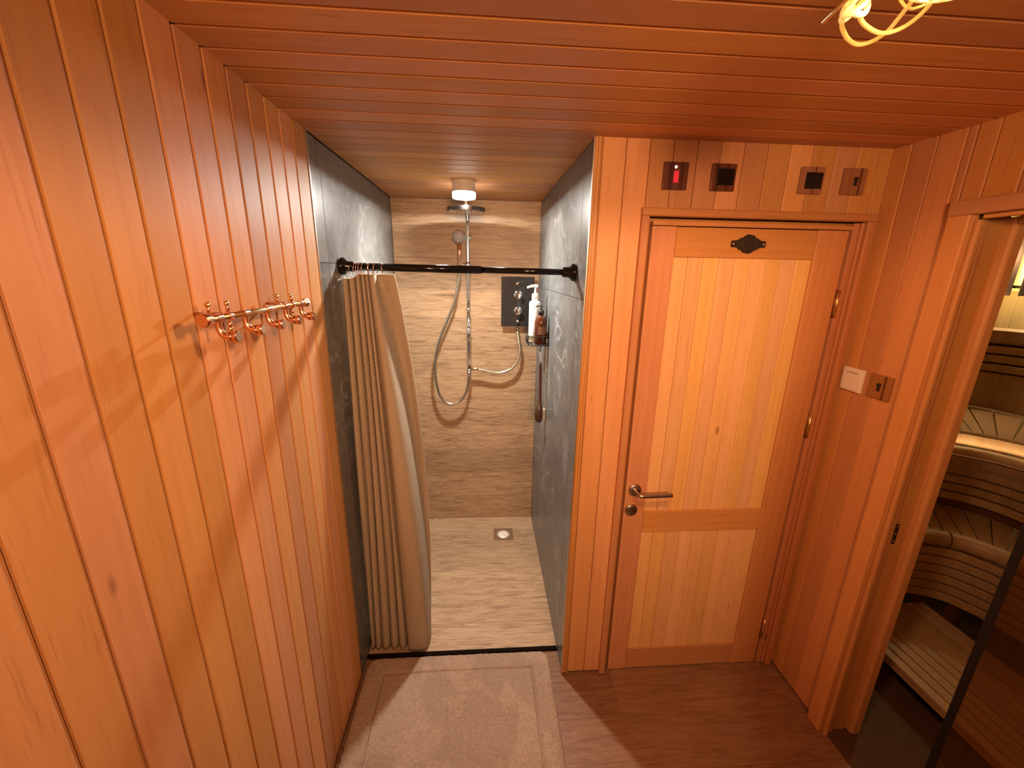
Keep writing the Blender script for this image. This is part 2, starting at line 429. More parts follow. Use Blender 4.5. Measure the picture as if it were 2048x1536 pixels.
# ------------------------------------------------------------------ back wall (partition with the door)
wb = struct(MB().box(XA+.03, 1.085, 1.4435, 1.56, .0, H).box(1.085, 1.89, 1.4435, 1.56, 1.975, H).box(1.89, 2.07, 1.4435, 1.56, 0, H)
            .box(1.085, 1.89, 1.53, 1.56, 0, 1.975).build('wall_back', M['gap']))
jx = [.9335, 1.0115]
while jx[-1]+.079 < XR: jx.append(jx[-1]+.079)
jx.append(XR)
for a, b in zip(jx, jx[1:]):
    if b-a < .012: continue
    z0 = .016
    if a > 1.04 and b < 1.92: z0 = 1.975
    plank(wb, M['wood'], (b, 1.4430, z0), (0, -1, 0), (0, 0, 1), b-a-GAP, .013, H-z0, .0035)
t3 = struct_empty('trim_3', (.9085, 1.43, 0))
plank(t3, M['wood_pine'], (.9325, 1.443, .016), (0, -1, 0), (0, 0, 1), .0240, .019, H-.016, .003, 'corner_strip')

# ------------------------------------------------------------------ door 1
dr = struct_empty('door_1', (1.47, 1.44, 0))
LY = 1.439                                   # front of the leaf
def piece(parent, name, mat, x0, x1, yf, d, z0, z1, axis='z', c=.002):
    if axis == 'z': return plank(parent, mat, (x1, yf+d, z0), (0, -1, 0), (0, 0, 1), x1-x0, d, z1-z0, c, name)
    return plank(parent, mat, (x0, yf+d, z0), (0, -1, 0), (1, 0, 0), z1-z0, d, x1-x0, c, name)
piece(dr, 'stile', M['wood_door'], 1.127, 1.214, LY, .040, .006, 1.941)
piece(dr, 'stile', M['wood_door'], 1.727, 1.838, LY, .040, .006, 1.941)
piece(dr, 'rail', M['wood_door'], 1.2145, 1.7265, LY+.0005, .039, 1.842, 1.9405, 'x')
piece(dr, 'rail', M['wood_door'], 1.2145, 1.7265, LY+.0005, .039, .738, .836, 'x')
piece(dr, 'rail', M['wood_door'], 1.2145, 1.7265, LY+.0005, .039, .0065, .120, 'x')
for za, zb in ((.8365, 1.8415), (.1205, .7375)):
    px = [1.2145, 1.2690, 1.3255, 1.3835, 1.4415, 1.4995, 1.5575, 1.6130, 1.6690, 1.7265]
    for a, b in zip(px, px[1:]):
        piece(dr, 'panel_board', M['wood_panel'], a+.0005, b-.0005, LY+.0075, .012, za, zb, 'z', .0022)
    MB().box(1.2145, 1.7265, LY+.0200, LY+.030, za, zb).build('panel_back', M['gap'], dr)
# handle
h = MB().lathe([(.0, .012), (.020, .012), (.0255, .009), (.0262, 0), (0, 0)], (1.163, LY, .940), (0, -1, 0), 32).build('door_handle', M['steel'], dr)
sharpen(h)
lv = MB(); lv.tube(spline([(1.163, LY-.010, .940), (1.163, LY-.040, .940), (1.166, LY-.049, .940), (1.175, LY-.053, .940), (1.20, LY-.053, .940), (1.297, LY-.051, .9405)], 5), .0088, 14)
lv.build('lever', M['steel'], h)
e = MB().lathe([(.0, .010), (.020, .010), (.0252, .007), (.026, 0), (0, 0)], (1.1565, LY, .848), (0, -1, 0), 32).build('lock_rose', M['steel'], dr); sharpen(e)
MB().prism([(-.0035, -.018), (.0035, -.018), (.0035, .018), (-.0035, .018)], (1.1565, LY-.0101, .848), unit((1, 0, .22)), unit((-.22, 0, 1)), (0, -1, 0), .0015).build('thumb_slot', M['tile_trim'], e)
for zc in (1.690, 1.212, .210):
    hg = MB().tube([(1.8445, LY-.007, zc-.050), (1.8445, LY-.007, zc+.050)], .0052, 12).build('hinge', M['brass'], dr)
    MB().box(1.8385, 1.8505, LY-.002, LY+.004, zc-.048, zc+.048).build('hinge_leaf', M['steel'], hg)
# plaque on the top rail: round shield with two eared screw lugs
def plaque():
    cx, cz = 1.4735, 1.8895
    out = []
    for i in range(56):
        a = 2*PI*i/56; c_, s_ = math.cos(a), math.sin(a)
        r = .0315
        ea = abs(c_)
        if ea > .985: r = .062
        elif ea > .955: r = .0605
        elif ea > .92: r = .048
        elif ea > .82: r = .0375
        r2 = r*(1 if ea > .82 else 1+.03*math.sin(8*a))
        out.append((r2*c_, min(max(r2*s_, -.0315), .0315) if ea < .92 else max(-.011, min(.011, r2*s_))))
    p = MB().prism(out, (cx, LY+.0005, cz), (1, 0, 0), (0, 0, 1), (0, -1, 0), .006).build('plaque', M['iron'], dr)
    rm = MB().tube([(cx+.026*math.cos(a), LY-.0058, cz+.026*math.sin(a)) for a in [2*PI*i/32 for i in range(32)]], .0014, 8, True).build('raised_rim', M['iron'], p)
    st = MB()
    for x, sl, hgt in ((-.014, .15, .017), (-.008, -.15, .015), (-.002, .15, .017), (.006, 0, .016), (.012, .1, .014)):
        st.prism([(-.0011, -hgt/2), (.0011, -hgt/2), (.0011+sl*hgt, hgt/2), (-.0011+sl*hgt, hgt/2)], (cx+x, LY-.0055, cz), (1, 0, 0), (0, 0, 1), (0, -1, 0), .0014)
    st.build('relief', M['iron'], p)
    for s_ in (-1, 1):
        MB().lathe([(.0, .003), (.003, .0028), (.0045, .0012), (.0048, 0)], (cx+s_*.0545, LY-.0055, cz), (0, -1, 0), 14).build('screw', M['steel'], p)
plaque()
# casing, lining and stop of door 1
t4 = struct_empty('trim_4', (1.49, 1.43, 0))
piece(t4, 'side_casing', M['wood_door'], 1.0785, 1.1045, 1.412, .0305, .012, 1.969, 'z', .004)
piece(t4, 'side_casing', M['wood_door'], 1.8795, 1.9040, 1.412, .0305, .012, 1.969, 'z', .004)
piece(t4, 'head_casing', M['wood_door'], 1.0785, 1.9040, 1.412, .0305, 1.9695, 1.9955, 'x', .004)
piece(t4, 'bead', M['wood_door'], 1.8685, 1.8790, 1.424, .030, .012, 1.966, 'z', .003)
piece(t4, 'lining', M['wood_door'], 1.1050, 1.1265, 1.466, .060, .006, 1.966, 'z', .001)
piece(t4, 'lining', M['wood_door'], 1.8480, 1.8680, 1.434, .060, .006, 1.966, 'z', .002)
piece(t4, 'lining', M['wood_door'], 1.1270, 1.8670, 1.437, .060, 1.9435, 1.9575, 'x', .001)
piece(t4, 'lining', M['wood_door'], 1.1050, 1.8670, 1.470, .030, 1.9580, 1.9690, 'x', .001)

# ------------------------------------------------------------------ right wall with the sauna doorway
OY0, OY1, OZ = .37, 1.135, 1.960
wr = struct(MB().box(XR+.013, 2.066, YF, OY0-.02, 0, H).box(XR+.013, 2.066, OY1+.02, 1.4435, 0, H).box(XR+.013, 2.066, OY0-.02, OY1+.02, OZ+.02, H).build('wall_right', M['gap']))
k = -50
while True:
    y0 = 1.3711+.079*k; y1 = y0+.079; k += 1
    if y1 < YF: continue
    if y0 > 1.42: break
    y1 = min(y1, 1.442)
    for ya, yb_, z0 in ((y0, min(y1, .314), .014), (max(y0, .315), min(y1, 1.1875), 1.9975), (max(y0, 1.1885), y1, .014)):
        if yb_-ya > .008: plank(wr, M['wood'], (XR+.013, ya, z0), (-1, 0, 0), (0, 0, 1), yb_-ya-GAP, .013, H-z0, .0035)
t5 = struct_empty('trim_5', (XR, 1.15, 0))
def rpiece(name, xf, d, y0, y1, z0, z1, axis='z', c=.003, mat='wood'):
    if axis == 'z': return plank(t5, M[mat], (xf+d, y0, z0), (-1, 0, 0), (0, 0, 1), y1-y0, d, z1-z0, c, name)
    return plank(t5, M[mat], (xf+d, y0, z0), (-1, 0, 0), (0, 1, 0), z1-z0, d, y1-y0, c, name)
rpiece('side_casing', 1.906, .030, 1.130, 1.188, .004, 1.958)
rpiece('side_casing', 1.906, .030, .315, .375, .004, 1.958)
plank(t5, M['wood'], (1.936, .315, 2.0), (-1, 0, 0), (0, 1, 0), .0415, .030, .873, .003, 'head_casing')
rpiece('bead', 1.922, .014, 1.113, 1.1295, .0, 1.944, c=.005)
rpiece('lining', 1.9365, .094, 1.1355, 1.155, .0, 1.955)
rpiece('bead', 1.955, .012, 1.126, 1.1350, .0, 1.950, c=.003)
rpiece('door_stop', 2.031, .034, 1.110, 1.155, .006, 1.955, c=.008)
rpiece('lining', 1.9365, .128, .350, .370, .0, 1.955)
for x0, d, z0, z1 in ((1.9365, .0935, 1.958, 1.978), (2.031, .034, 1.935, 1.978), (1.922, .014, 1.946, 1.957)):
    plank(t5, M['wood'], (x0+d, .372, z1), (-1, 0, 0), (0, 1, 0), z1-z0, d, .737, .003, 'head_lining')
sp = MB()
out = [(.0065*math.cos(a), .034+.0065*math.sin(a)) for a in [PI*i/8 for i in range(9)]]+[(.0065*math.cos(a), -.034+.0065*math.sin(a)) for a in [PI+PI*i/8 for i in range(9)]]
s_o = sp.prism(out, (1.985, 1.1352, .925), (1, 0, 0), (0, 0, 1), (0, -1, 0), .002).build('strike_plate', M['iron'], t5)
for dz in (-.030, 0, .030): MB().lathe([(0, .0012), (.0035, .0010), (.004, 0)], (1.985, 1.1332, .925+dz), (0, -1, 0), 12).build('screw', M['steel'], s_o)
# other sides of the dressing room (behind the camera)
struct(MB().box(-.1, 2.07, YF-.08, YF, 0, H).build('wall_front', M['wood']))

# ------------------------------------------------------------------ sauna glass door, standing open into the room
d2 = struct_empty('door_2', (1.99, .40, 0))
def gpane():
    a = Vector((1.990, .402, .012)); b = Vector((1.322, .4485, .012)); n = (b-a).cross(Vector((0, 0, 1))).normalized()
    dv = (b-a).normalized()
    p0 = [a-n*.004, b-n*.004, b+n*.004, a+n*.004]; hgt = Vector((0, 0, 1.915))
    MB().add([*p0, *[q+hgt for q in p0]], [(0, 1, 2, 3), (4, 7, 6, 5), (0, 4, 5, 1), (1, 5, 6, 2), (2, 6, 7, 3), (3, 7, 4, 0)]).build('glass_pane', M['glass'], d2)
    b2 = b+dv*.0005; c = b2+dv*.005
    q = [b2-n*.0045, c-n*.0045, c+n*.0045, b2+n*.0045]
    MB().add([*q, *[x+hgt for x in q]], [(0, 1, 2, 3), (4, 7, 6, 5), (0, 4, 5, 1), (1, 5, 6, 2), (2, 6, 7, 3), (3, 7, 4, 0)]).build('edge_seal', M['rubber'], d2)
    for z in (.25, 1.65): MB().box(1.975, 2.000, .392, .412, z, z+.07, .002).build('hinge', M['steel'], d2)
gpane()

# ------------------------------------------------------------------ sauna room behind the doorway
wsn = struct(MB().box(2.07, 4.1, 2.635, 2.72, 0, H).build('wall_sauna_back', M['gap']))
x = 2.10
while x < 4.0:
    plank(wsn, M['wood_cream'], (x+.095, 2.635, 0.0), (0, -1, 0), (0, 0, 1), .0945, .013, H, .0035); x += .095
wsx = struct(MB().box(4.033, 4.12, .0, 2.62, 0, H).build('wall_sauna_right', M['gap']))
y = .0
while y < 2.6:
    plank(wsx, M['wood_cream'], (4.033, y, 0), (-1, 0, 0), (0, 0, 1), .0945, .013, H, .0035); y += .095
struct(MB().box(2.07, 4.1, -.08, .0, 0, H).build('wall_sauna_front', M['wood_sauna']))
struct(MB().box(2.066, 2.08, 1.56, 2.72, 0, H).build('wall_sauna_left', M['wood_sauna']))
struct(MB().box(2.07, 4.12, -.08, 2.72, H, H+.05).build('ceiling_sauna', M['wood_sauna']))

curve_MF = [(2.45, 1.618), (2.62, 1.625), (2.77, 1.624), (2.842, 1.608), (2.911, 1.570), (2.955, 1.507), (2.985, 1.435), (3.02, 1.2), (3.03, .8), (3.03, .2)]
curve_B = [(2.45, 1.93), (2.85, 1.95), (3.03, 1.945), (3.156, 1.917), (3.239, 1.849), (3.305, 1.760), (3.335, 1.643), (3.35, 1.3), (3.36, .8), (3.36, .2)]
curve_U = [(2.45, 1.88), (2.85, 1.90), (2.95, 1.893), (3.060, 1.862), (3.159, 1.797), (3.212, 1.720), (3.240, 1.62), (3.26, 1.3), (3.27, .8), (3.27, .2)]
curve_W = [(2.45, 2.46), (3.1, 2.47), (3.45, 2.45), (3.66, 2.38), (3.78, 2.27), (3.825, 2.10), (3.84, 1.8), (3.84, 1.4), (3.85, .8), (3.85, .2)]
def curve2(P, n=10): return [Vector((p.x, p.y, 0)) for p in spline([(x, y, 0) for x, y in P], n)]
def offset(pts, d):
    out = []
    for i, p in enumerate(pts):
        a = pts[max(0, i-1)]; b = pts[min(len(pts)-1, i+1)]; tg = (b-a).normalized(); out.append(p+Vector((-tg.y, tg.x, 0))*d)
    return out                                # +d = away from the viewer (outer side)
def sweep(pts, prof):
    """prof: (outward offset, z) closed profile"""
    m = MB(); n = len(prof); v = []
    cols = [offset(pts, o) for o, z in prof]
    for i in range(len(pts)):
        for j, (o, z) in enumerate(prof): v.append(cols[j][i]+Vector((0, 0, z)))
    f = [(i*n+j, i*n+(j+1) % n, (i+1)*n+(j+1) % n, (i+1)*n+j) for i in range(len(pts)-1) for j in range(n)]
    f += [tuple(range(n)), tuple(range((len(pts)-1)*n, len(pts)*n))]
    return m.add(v, f, False)
def rect(o0, o1, z0, z1, c=.004):
    return [(o0+c, z0), (o1, z0), (o1, z1), (o0+c, z1), (o0, z1-c), (o0, z0+c)]
def nosing(o0, o1, z0, z1):
    m = (z0+z1)/2; r = (z1-z0)/2
    return [(o1, z0), (o1, z1)]+[(o0+r-r*math.sin(a), m+r*math.cos(a)) for a in [PI*i/8 for i in range(9)]]
def fan(parent, Pf, Pb, z0, z1, cuts, gap=.10):
    """wedge boards between a front and a back curve; cuts are fractions of the control parameter"""
    F = curve2(Pf, 10); B = curve2(Pb, 10)
    def at(P, s):
        s = max(0, min(len(P)-1.001, s*10)); i = int(s); return P[i].lerp(P[i+1], s-i)
    for (a, b), (a2, b2) in cuts:
        g = .042; m = MB(); v = []; K = 4
        for k in range(K+1):
            q = k/K
            for P, (s0, s1) in ((F, (a, b)), (B, (a2, b2))):
                w_ = s1-s0; p = at(P, s0+w_*(g+q*(1-2*g)))
                v += [p+Vector((0, 0, z0)), p+Vector((0, 0, z1))]
        f = []
        for k in range(K):
            i = k*4; j = i+4
            f += [(i, j, j+1, i+1), (i+1, j+1, j+3, i+3), (i+3, j+3, j+2, i+2), (i+2, j+2, j, i)]
        f += [(0, 1, 3, 2), (K*4, K*4+2, K*4+3, K*4+1)]
        m.add(v, f); m.build('slat', M['wood_sauna'], parent)
# low platform
lp = thing('duckboard_platform', (2.62, 1.1, 0), 'low slatted wooden step at the foot of the curved sauna benches', 'step')
for i in range(10):
    x0 = 2.392+i*.0505
    plank(lp, M['wood_sauna'], (x0+.046, .15, .082), (0, 0, 1), (0, 1, 0), .0445, .038, 1.48, .004, 'slat')
for yb_ in (.3, .9, 1.40):
    MB().box(2.43, 2.88, yb_, yb_+.04, .0, .0815).build('bearer', M['wood_sauna'], lp)
# middle bench
mb = thing('sauna_bench', (3.0, 1.6, 0), 'curved lower sauna bench with fanned seat boards above the slatted step', 'bench', 'curved sauna benches')
MFc = curve2(curve_MF, 10); Bc = curve2(curve_B, 10); Uc = curve2(curve_U, 10); Wc = curve2(curve_W, 10)
sweep(MFc[:36], nosing(0, .05, .472, .549)).build('nosing', M['wood_sauna'], mb)
sweep(MFc[36:], nosing(0, .05, .472, .549)).build('nosing', M['wood_sauna'], mb)
for i in range(6):
    zt = .466-i*.0500
    sweep(offset(MFc, .012), rect(0, .022, zt-.0415, zt)).build('riser_slat', M['wood_sauna'], mb)
for s in range(4, len(MFc)-2, 14):
    p = offset(MFc, .06)[s]; MB().box(p.x-.02, p.x+.02, p.y-.02, p.y+.02, 0, .47).build('leg', M['gap'], mb)
ctrl = [0, .6, 1.2, 1.6, 2.0, 2.35, 2.75, 3.3, 4.0, 4.6, 5.1, 5.7, 6.4, 6.9, 7.4, 8.0, 8.5, 9]
bctl = [0, .45, .9, 1.25, 1.6, 1.95, 2.3, 2.72, 3.2, 4.0, 5.0, 5.9, 6.5, 7.0, 7.5, 8.0, 8.5, 9]
pairs = [((a, b), (c, d)) for a, b, c, d in zip(ctrl, ctrl[1:], bctl, bctl[1:])]
fan(mb, [(p.x, p.y) for p in (offset(spline([(x, y, 0) for x, y in curve_MF], 1), .052))], [(p.x, p.y) for p in offset(spline([(x, y, 0) for x, y in curve_B], 1), -.010)], .520, .549, pairs)
# upper bench
ub = thing('sauna_bench', (3.5, 2.1, 0), 'curved upper sauna bench with fanned boards and a lit front rail', 'bench', 'curved sauna benches')
sweep(Uc, nosing(0, .045, .868, .912)).build('front_rail', M['wood_cream'], ub)
for i in range(5):
    zt = .850-i*.0505
    sweep(offset(Uc, .014), rect(0, .022, zt-.0420, zt)).build('riser_slat', M['wood_sauna'], ub)
sweep(Bc, rect(0, .03, .905, .979, .012)).build('fascia', M['wood_sauna'], ub)
sweep(offset(Uc, .052), [(0, .900), (.012, .900), (.012, .904), (0, .904)]).build('led_strip', M['led'], ub)
for s in range(4, len(Bc)-2, 14):
    p = offset(Bc, .06)[s]; MB().box(p.x-.02, p.x+.02, p.y-.02, p.y+.02, 0, .905).build('leg', M['gap'], ub)
sweep(offset(Uc, .05), rect(0, .02, .5495, .86)).build('riser_backing', M['gap'], ub)
uctl = [0, 1, 1.8, 2.4, 2.9, 3.25, 3.6, 3.95, 4.35, 4.8, 5.3, 6, 7, 8, 9]
wctl = [0, .8, 1.3, 1.7, 2.1, 2.55, 3.0, 3.5, 4.2, 5.0, 5.7, 6.4, 7.2, 8, 9]
pairs = [((a, b), (c, d)) for a, b, c, d in zip(uctl, uctl[1:], wctl, wctl[1:])]
fan(ub, [(p.x, p.y) for p in offset(spline([(x, y, 0) for x, y in curve_B], 1), .032)], [(p.x, p.y) for p in spline([(x, y, 0) for x, y in curve_W], 1)], .950, .979, pairs)
br = thing('slatted_panel', (3.7, 2.38, .98), 'curved slatted backrest along the sauna wall above the upper bench', 'backrest')
sweep(offset(Wc, .012), rect(0, .02, .985, 1.215)).build('panel', M['wood_sauna'], br)
for i in range(3):
    z0 = 1.225+i*.057; sweep(Wc, rect(0, .03, z0, z0+.046, .006)).build('slat', M['wood_sauna'], br)
sweep(offset(Wc, -.006), rect(0, .045, 1.40, 1.495, .014)).build('top_slat', M['wood_sauna'], br)
sweep(offset(Wc, .035), rect(0, .008, 1.2, 1.41)).build('backing', M['gap'], br)
# slatted corner lamp
sl = thing('sauna_corner_lamp', (3.86, 2.48, 1.70), 'glowing yellow corner lamp with dark vertical slats above the sauna backrest', 'lamp')
pa = Vector((3.66, 2.610, 0)); pb = Vector((4.008, 2.262, 0)); dv = (pb-pa).normalized(); nv = Vector((-dv.y, dv.x, 0))
if nv.x > 0: nv = -nv
def slab(p, q, th, z0, z1):
    n_ = nv*th; a = [p, q, q+n_, p+n_]
    return MB().add([x+Vector((0, 0, z0)) for x in a]+[x+Vector((0, 0, z1)) for x in a], [(0, 1, 2, 3), (4, 7, 6, 5), (0, 4, 5, 1), (1, 5, 6, 2), (2, 6, 7, 3), (3, 7, 4, 0)])
slab(pa+nv*.0, pb, .004, 1.72, 2.16).build('shade', M['lit_shade'], sl)
Lw = (pb-pa).length
for i in range(8):
    s0 = .006+i*(Lw-.04)/7.2
    slab(pa+nv*.012+dv*s0, pa+nv*.012+dv*(s0+.030), .012, 1.69, 2.10).build('slat', M['dark_slat'], sl)
for z in (1.735, 2.085): slab(pa+nv*.005, pb+nv*.005, .006, z, z+.018).build('cross_bar', M['dark_slat'], sl)

# ------------------------------------------------------------------ coat hook rail on the left wall
rk = thing('coat_hook_rail', (0, .985, 1.69), 'copper pipe coat rail with five upturned hooks on the left plank wall', 'coat rack')
XB = .060
def bz(y): return 1.691
MB().tube([(XB, .766, bz(0)), (XB, 1.180, bz(0))], .0064, 16).build('pipe', M['brass'], rk)
for y, s in ((.753, -1), (1.190, 1)):
    c = MB().lathe([(0, 0), (.0105, 0), (.0128, .003), (.0128, .013), (.0105, .016), (.0105, .020), (.0068, .022), (0, .022)], (XB, y, bz(0)), (0, -s, 0), 6 if s > 0 else 24, smooth=False).build('end_cap', M['copper'] if s < 0 else M['brass'], rk)
hook0 = None
for i, y in enumerate((.797, .887, .977, 1.066, 1.154)):
    if hook0 is None:
        hk = MB().tube(spline([(XB, y, bz(0)-.004), (XB, y, bz(0)-.018), (XB+.002, y, bz(0)-.026), (XB+.007, y, bz(0)-.0325), (XB+.014, y, bz(0)-.0345), (XB+.020, y, bz(0)-.0340)], 5), .0062, 12).build('hook', M['copper'], rk, origin=(XB, y, bz(0)))
        hc = MB().lathe([(0, 0), (.0080, 0), (.0105, .0015), (.0105, .007), (.0095, .0085), (.0118, .0095), (.0118, .0165), (.0100, .0185), (0, .0185)], (XB+.015, y, bz(0)-.0342), (1, 0, .05), 14).build('hook_cap', M['copper'], hk); sharpen(hc)
        col_ = MB().lathe([(.0066, -.008), (.0086, -.008), (.0086, .008), (.0066, .008)], (XB, y, bz(0)), (0, 1, 0), 18).build('tee_collar', M['copper'], hk); sharpen(col_)
        hook0 = hk
    else:
        h2 = hook0.copy(); C.objects.link(h2); h2.location = hook0.location+Vector((0, y-.797, 0))
        for ch in list(hook0.children):
            c2 = ch.copy(); C.objects.link(c2); c2.parent = h2
for y in (.832, 1.103):
    cl = MB().lathe([(.0066, -.005), (.0084, -.005), (.0084, .005), (.0066, .005)], (XB, y, bz(0)), (0, 1, 0), 18).build('pipe_clip', M['copper'], rk); sharpen(cl)
    for s in (1, -1):
        MB().tube([(XB, y, bz(0)+s*.009), (XB, y, bz(0)+s*.023)], .0034, 10).build('clip_screw', M['copper'], cl)
        MB().lathe([(0, -.0035), (.0045, -.003), (.0055, 0), (.0045, .003), (0, .0035)], (XB, y, bz(0)+s*.0245), (1, 0, 0), 12).build('screw_head', M['brass'], cl)
    MB().tube([(0, y-.006, bz(0)+.004), (XB-.008, y-.006, bz(0)+.004)], .0035, 8).build('stud', M['copper'], cl)
    MB().lathe([(0, -.003), (.0045, -.0026), (.0055, 0), (.0045, .0026), (0, .003)], (.028, y-.006, bz(0)+.022), (0, 1, 0), 12).build('screw_head', M['brass'], cl)
    MB().tube([(.028, y-.006, bz(0)+.004), (.028, y-.006, bz(0)+.022)], .0032, 8).build('clip_screw', M['copper'], cl)

# ------------------------------------------------------------------ curtain rod, rings and curtain
rodL = Vector((.0, 1.690, 1.792)); rodR = Vector((XA, 1.6145, 1.784)); rd = (rodR-rodL).normalized()
rod = thing('curtain_rod', (.455, 1.652, 1.788), 'black tension rod across the shower opening between the grey tile walls', 'curtain rod')
jn = rodL.lerp(rodR, .60)
MB().tube([rodL+rd*.02, jn], .0150, 18).build('outer_tube', M['black_gloss'], rod)
MB().tube([jn-rd*.002, rodR-rd*.02], .0122, 18).build('inner_tube', M['black_gloss'], rod)
for p, d in ((rodL, rd), (rodR, -rd)):
    o = MB().lathe([(0, .001), (.0330, .001), (.0340, .006), (.0320, .014), (.0250, .020), (.0195, .026), (.0190, .046), (.0165, .050), (.0140, .052)], p, d, 28).build('end_flange', M['black_gloss'], rod)

def lerp3(a, b, c, q):                        # q=0 top, .43 mid, 1 bottom; smooth quadratic through three keys
    m = .43
    La = (q-m)*(q-1)/((0-m)*(0-1)); Lb = q*(q-1)/(m*(m-1)); Lc = q*(q-m)/(1*(1-m))
    return a*La+b*Lb+c*Lc
def rolls(b, yf, yv):
    """round pleats between the boundaries b: full fronts, pinched backs"""
    P = []
    for x0, x1 in zip(b, b[1:]):
        w_ = x1-x0
        P += [(x0+.20*w_, yv), (x0+.05*w_, yf+.030), (x0+.22*w_, yf+.008), (x0+.5*w_, yf), (x0+.78*w_, yf+.008), (x0+.95*w_, yf+.030), (x0+.80*w_, yv)]
    return P
top = rolls([.006, .030, .058, .078, .096, .110], 1.652, 1.712)+[(.113, 1.700), (.110, 1.672), (.115, 1.655), (.122, 1.650), (.129, 1.655), (.131, 1.672), (.132, 1.700), (.148, 1.706), (.166, 1.700), (.182, 1.698), (.197, 1.700), (.1995, 1.708)]
mid = rolls([.005, .036, .067, .097, .124, .150], 1.622, 1.712)+[(.155, 1.700), (.150, 1.650), (.157, 1.606), (.180, 1.580), (.208, 1.584), (.227, 1.606), (.2345, 1.650), (.235, 1.735), (.245, 1.765), (.256, 1.768), (.2690, 1.765), (.2710, 1.774)]
bot = rolls([.008, .026, .056, .098, .138, .178], 1.594, 1.690)+[(.184, 1.675), (.180, 1.630), (.192, 1.585), (.222, 1.578), (.258, 1.580), (.280, 1.598), (.287, 1.640), (.285, 1.678), (.282, 1.704), (.280, 1.716), (.277, 1.720), (.274, 1.726)]
cu = thing('shower_curtain', (.12, 1.66, .02), 'beige waffle-weave shower curtain drawn to the left of the opening', 'curtain')
def cpath(q):
    P = []
    for a, b, c in zip(top, mid, bot):
        P.append(Vector((lerp3(a[0], b[0], c[0], q), lerp3(a[1], b[1], c[1], q), 0)))
    return spline(P, 5)
ZT, ZB = 1.7630, .004
def curtain():
    rows = 80; v = []; uv = []; nC = None
    for r in range(rows+1):
        q = r/rows; z = ZT+(ZB-ZT)*q; P = cpath(q); nC = len(P); s = 0
        for i, p in enumerate(P):
            wob = .0025*math.sin(q*9+i*.6)*q*(1-q)*3
            if r == 0: z_ = z-.0165*max(0, min(1, (.075-p.x)/.030))-.001*abs(math.sin(i*PI/18.0))
            else: z_ = z
            if i: s += (p-P[i-1]).length
            v.append((max(.0022, p.x+wob*.5), p.y+wob, z_)); uv.append((s, z))
    f = [(r*nC+i, r*nC+i+1, (r+1)*nC+i+1, (r+1)*nC+i) for r in range(rows) for i in range(nC-1)]
    me = bpy.data.meshes.new('cloth'); base = wloc(cu)
    me.from_pydata([tuple(Vector(x)-base) for x in v], [], f); me.polygons.foreach_set('use_smooth', [True]*len(f))
    L = me.uv_layers.new(name='UVMap')
    for lp_ in me.loops: L.data[lp_.index].uv = uv[lp_.vertex_index]
    me.materials.append(M['fabric']); o = bpy.data.objects.new('cloth', me); C.objects.link(o); o.parent = cu
    sd = o.modifiers.new('thick', 'SOLIDIFY'); sd.thickness = .0018; sd.offset = 0
    # pale selvage cords along both vertical edges and the header tape
    e1 = [Vector(v[r*nC+nC-1])+Vector((.0008, -.001, 0)) for r in range(rows+1)]
    MB().tube(e1, .0019, 6).build('side_hem', M['fabric_trim'], cu)
    e0 = [Vector(v[r*nC])+Vector((.001, -.0015, 0)) for r in range(rows+1)]
    MB().tube(e0, .0016, 6).build('side_hem', M['fabric_trim'], cu)
    hd = [Vector(v[i])+Vector((0, 0, .0006)) for i in range(nC)]
    MB().tube(hd, .0022, 6).build('header_tape', M['fabric_trim'], cu)
curtain()
rx = [.038, .052, .066, .078, .085, .107, .115, .136, .161]
ords = ['first', 'second', 'third', 'fourth', 'fifth', 'sixth', 'seventh', 'eighth', 'ninth']
P0 = cpath(0)
ring_me = None
for i, x in enumerate(rx):
    c = rodL+rd*((x-rodL.x)/rd.x)
    nm = f'thin copper curtain ring, {ords[i]} from the left on the black rod'
    if i == 0: nm = 'thin copper curtain ring, leftmost on the black rod'
    if i == len(rx)-1: nm = 'thin copper curtain ring, rightmost on the black rod'
    if ring_me is None:
        pts = [Vector((.0045*math.sin(a*1.0)*0, .0190*math.sin(a), -.0045+.0225*math.cos(a))) for a in [2*PI*k/36 for k in range(36)]]
        ring = MB().tube(pts, .0016, 8, True).build('curtain_ring', M['ring_copper']); ring_me = ring.data
    else:
        ring = bpy.data.objects.new('curtain_ring', ring_me); C.objects.link(ring)
    ring.location = c+Vector((0, 0, -.0008)); ring.rotation_euler = (0, .10+.10*math.sin(i*2.1), -.12+.22*math.sin(i*1.7))
    tag(ring, nm, 'curtain ring', 'copper rings on the curtain rod')

# ------------------------------------------------------------------ shower fittings
dl = thing('ceiling_downlight', (.46, 2.16, H), 'white cylindrical downlight glowing on the shower ceiling', 'ceiling light')
o = MB().lathe([(.050, -.052), (.056, -.052), (.056, -.002), (.054, 0), (0, 0)], (.46, 2.16, H), (0, 0, 1), 40).build('housing', M['lamp_body'], dl); sharpen(o)
MB().lathe([(.050, -.079), (.0545, -.079), (.0565, -.076), (.0565, -.0525), (.050, -.0525)], (.46, 2.16, H), (0, 0, 1), 40).build('diffuser_ring', M['lens_ring'], dl)
o = MB().lathe([(0, -.0805), (.040, -.0805), (.0495, -.0790), (.0495, -.074), (0, -.074)], (.46, 2.16, H), (0, 0, 1), 40).build('lens', M['lens'], dl)

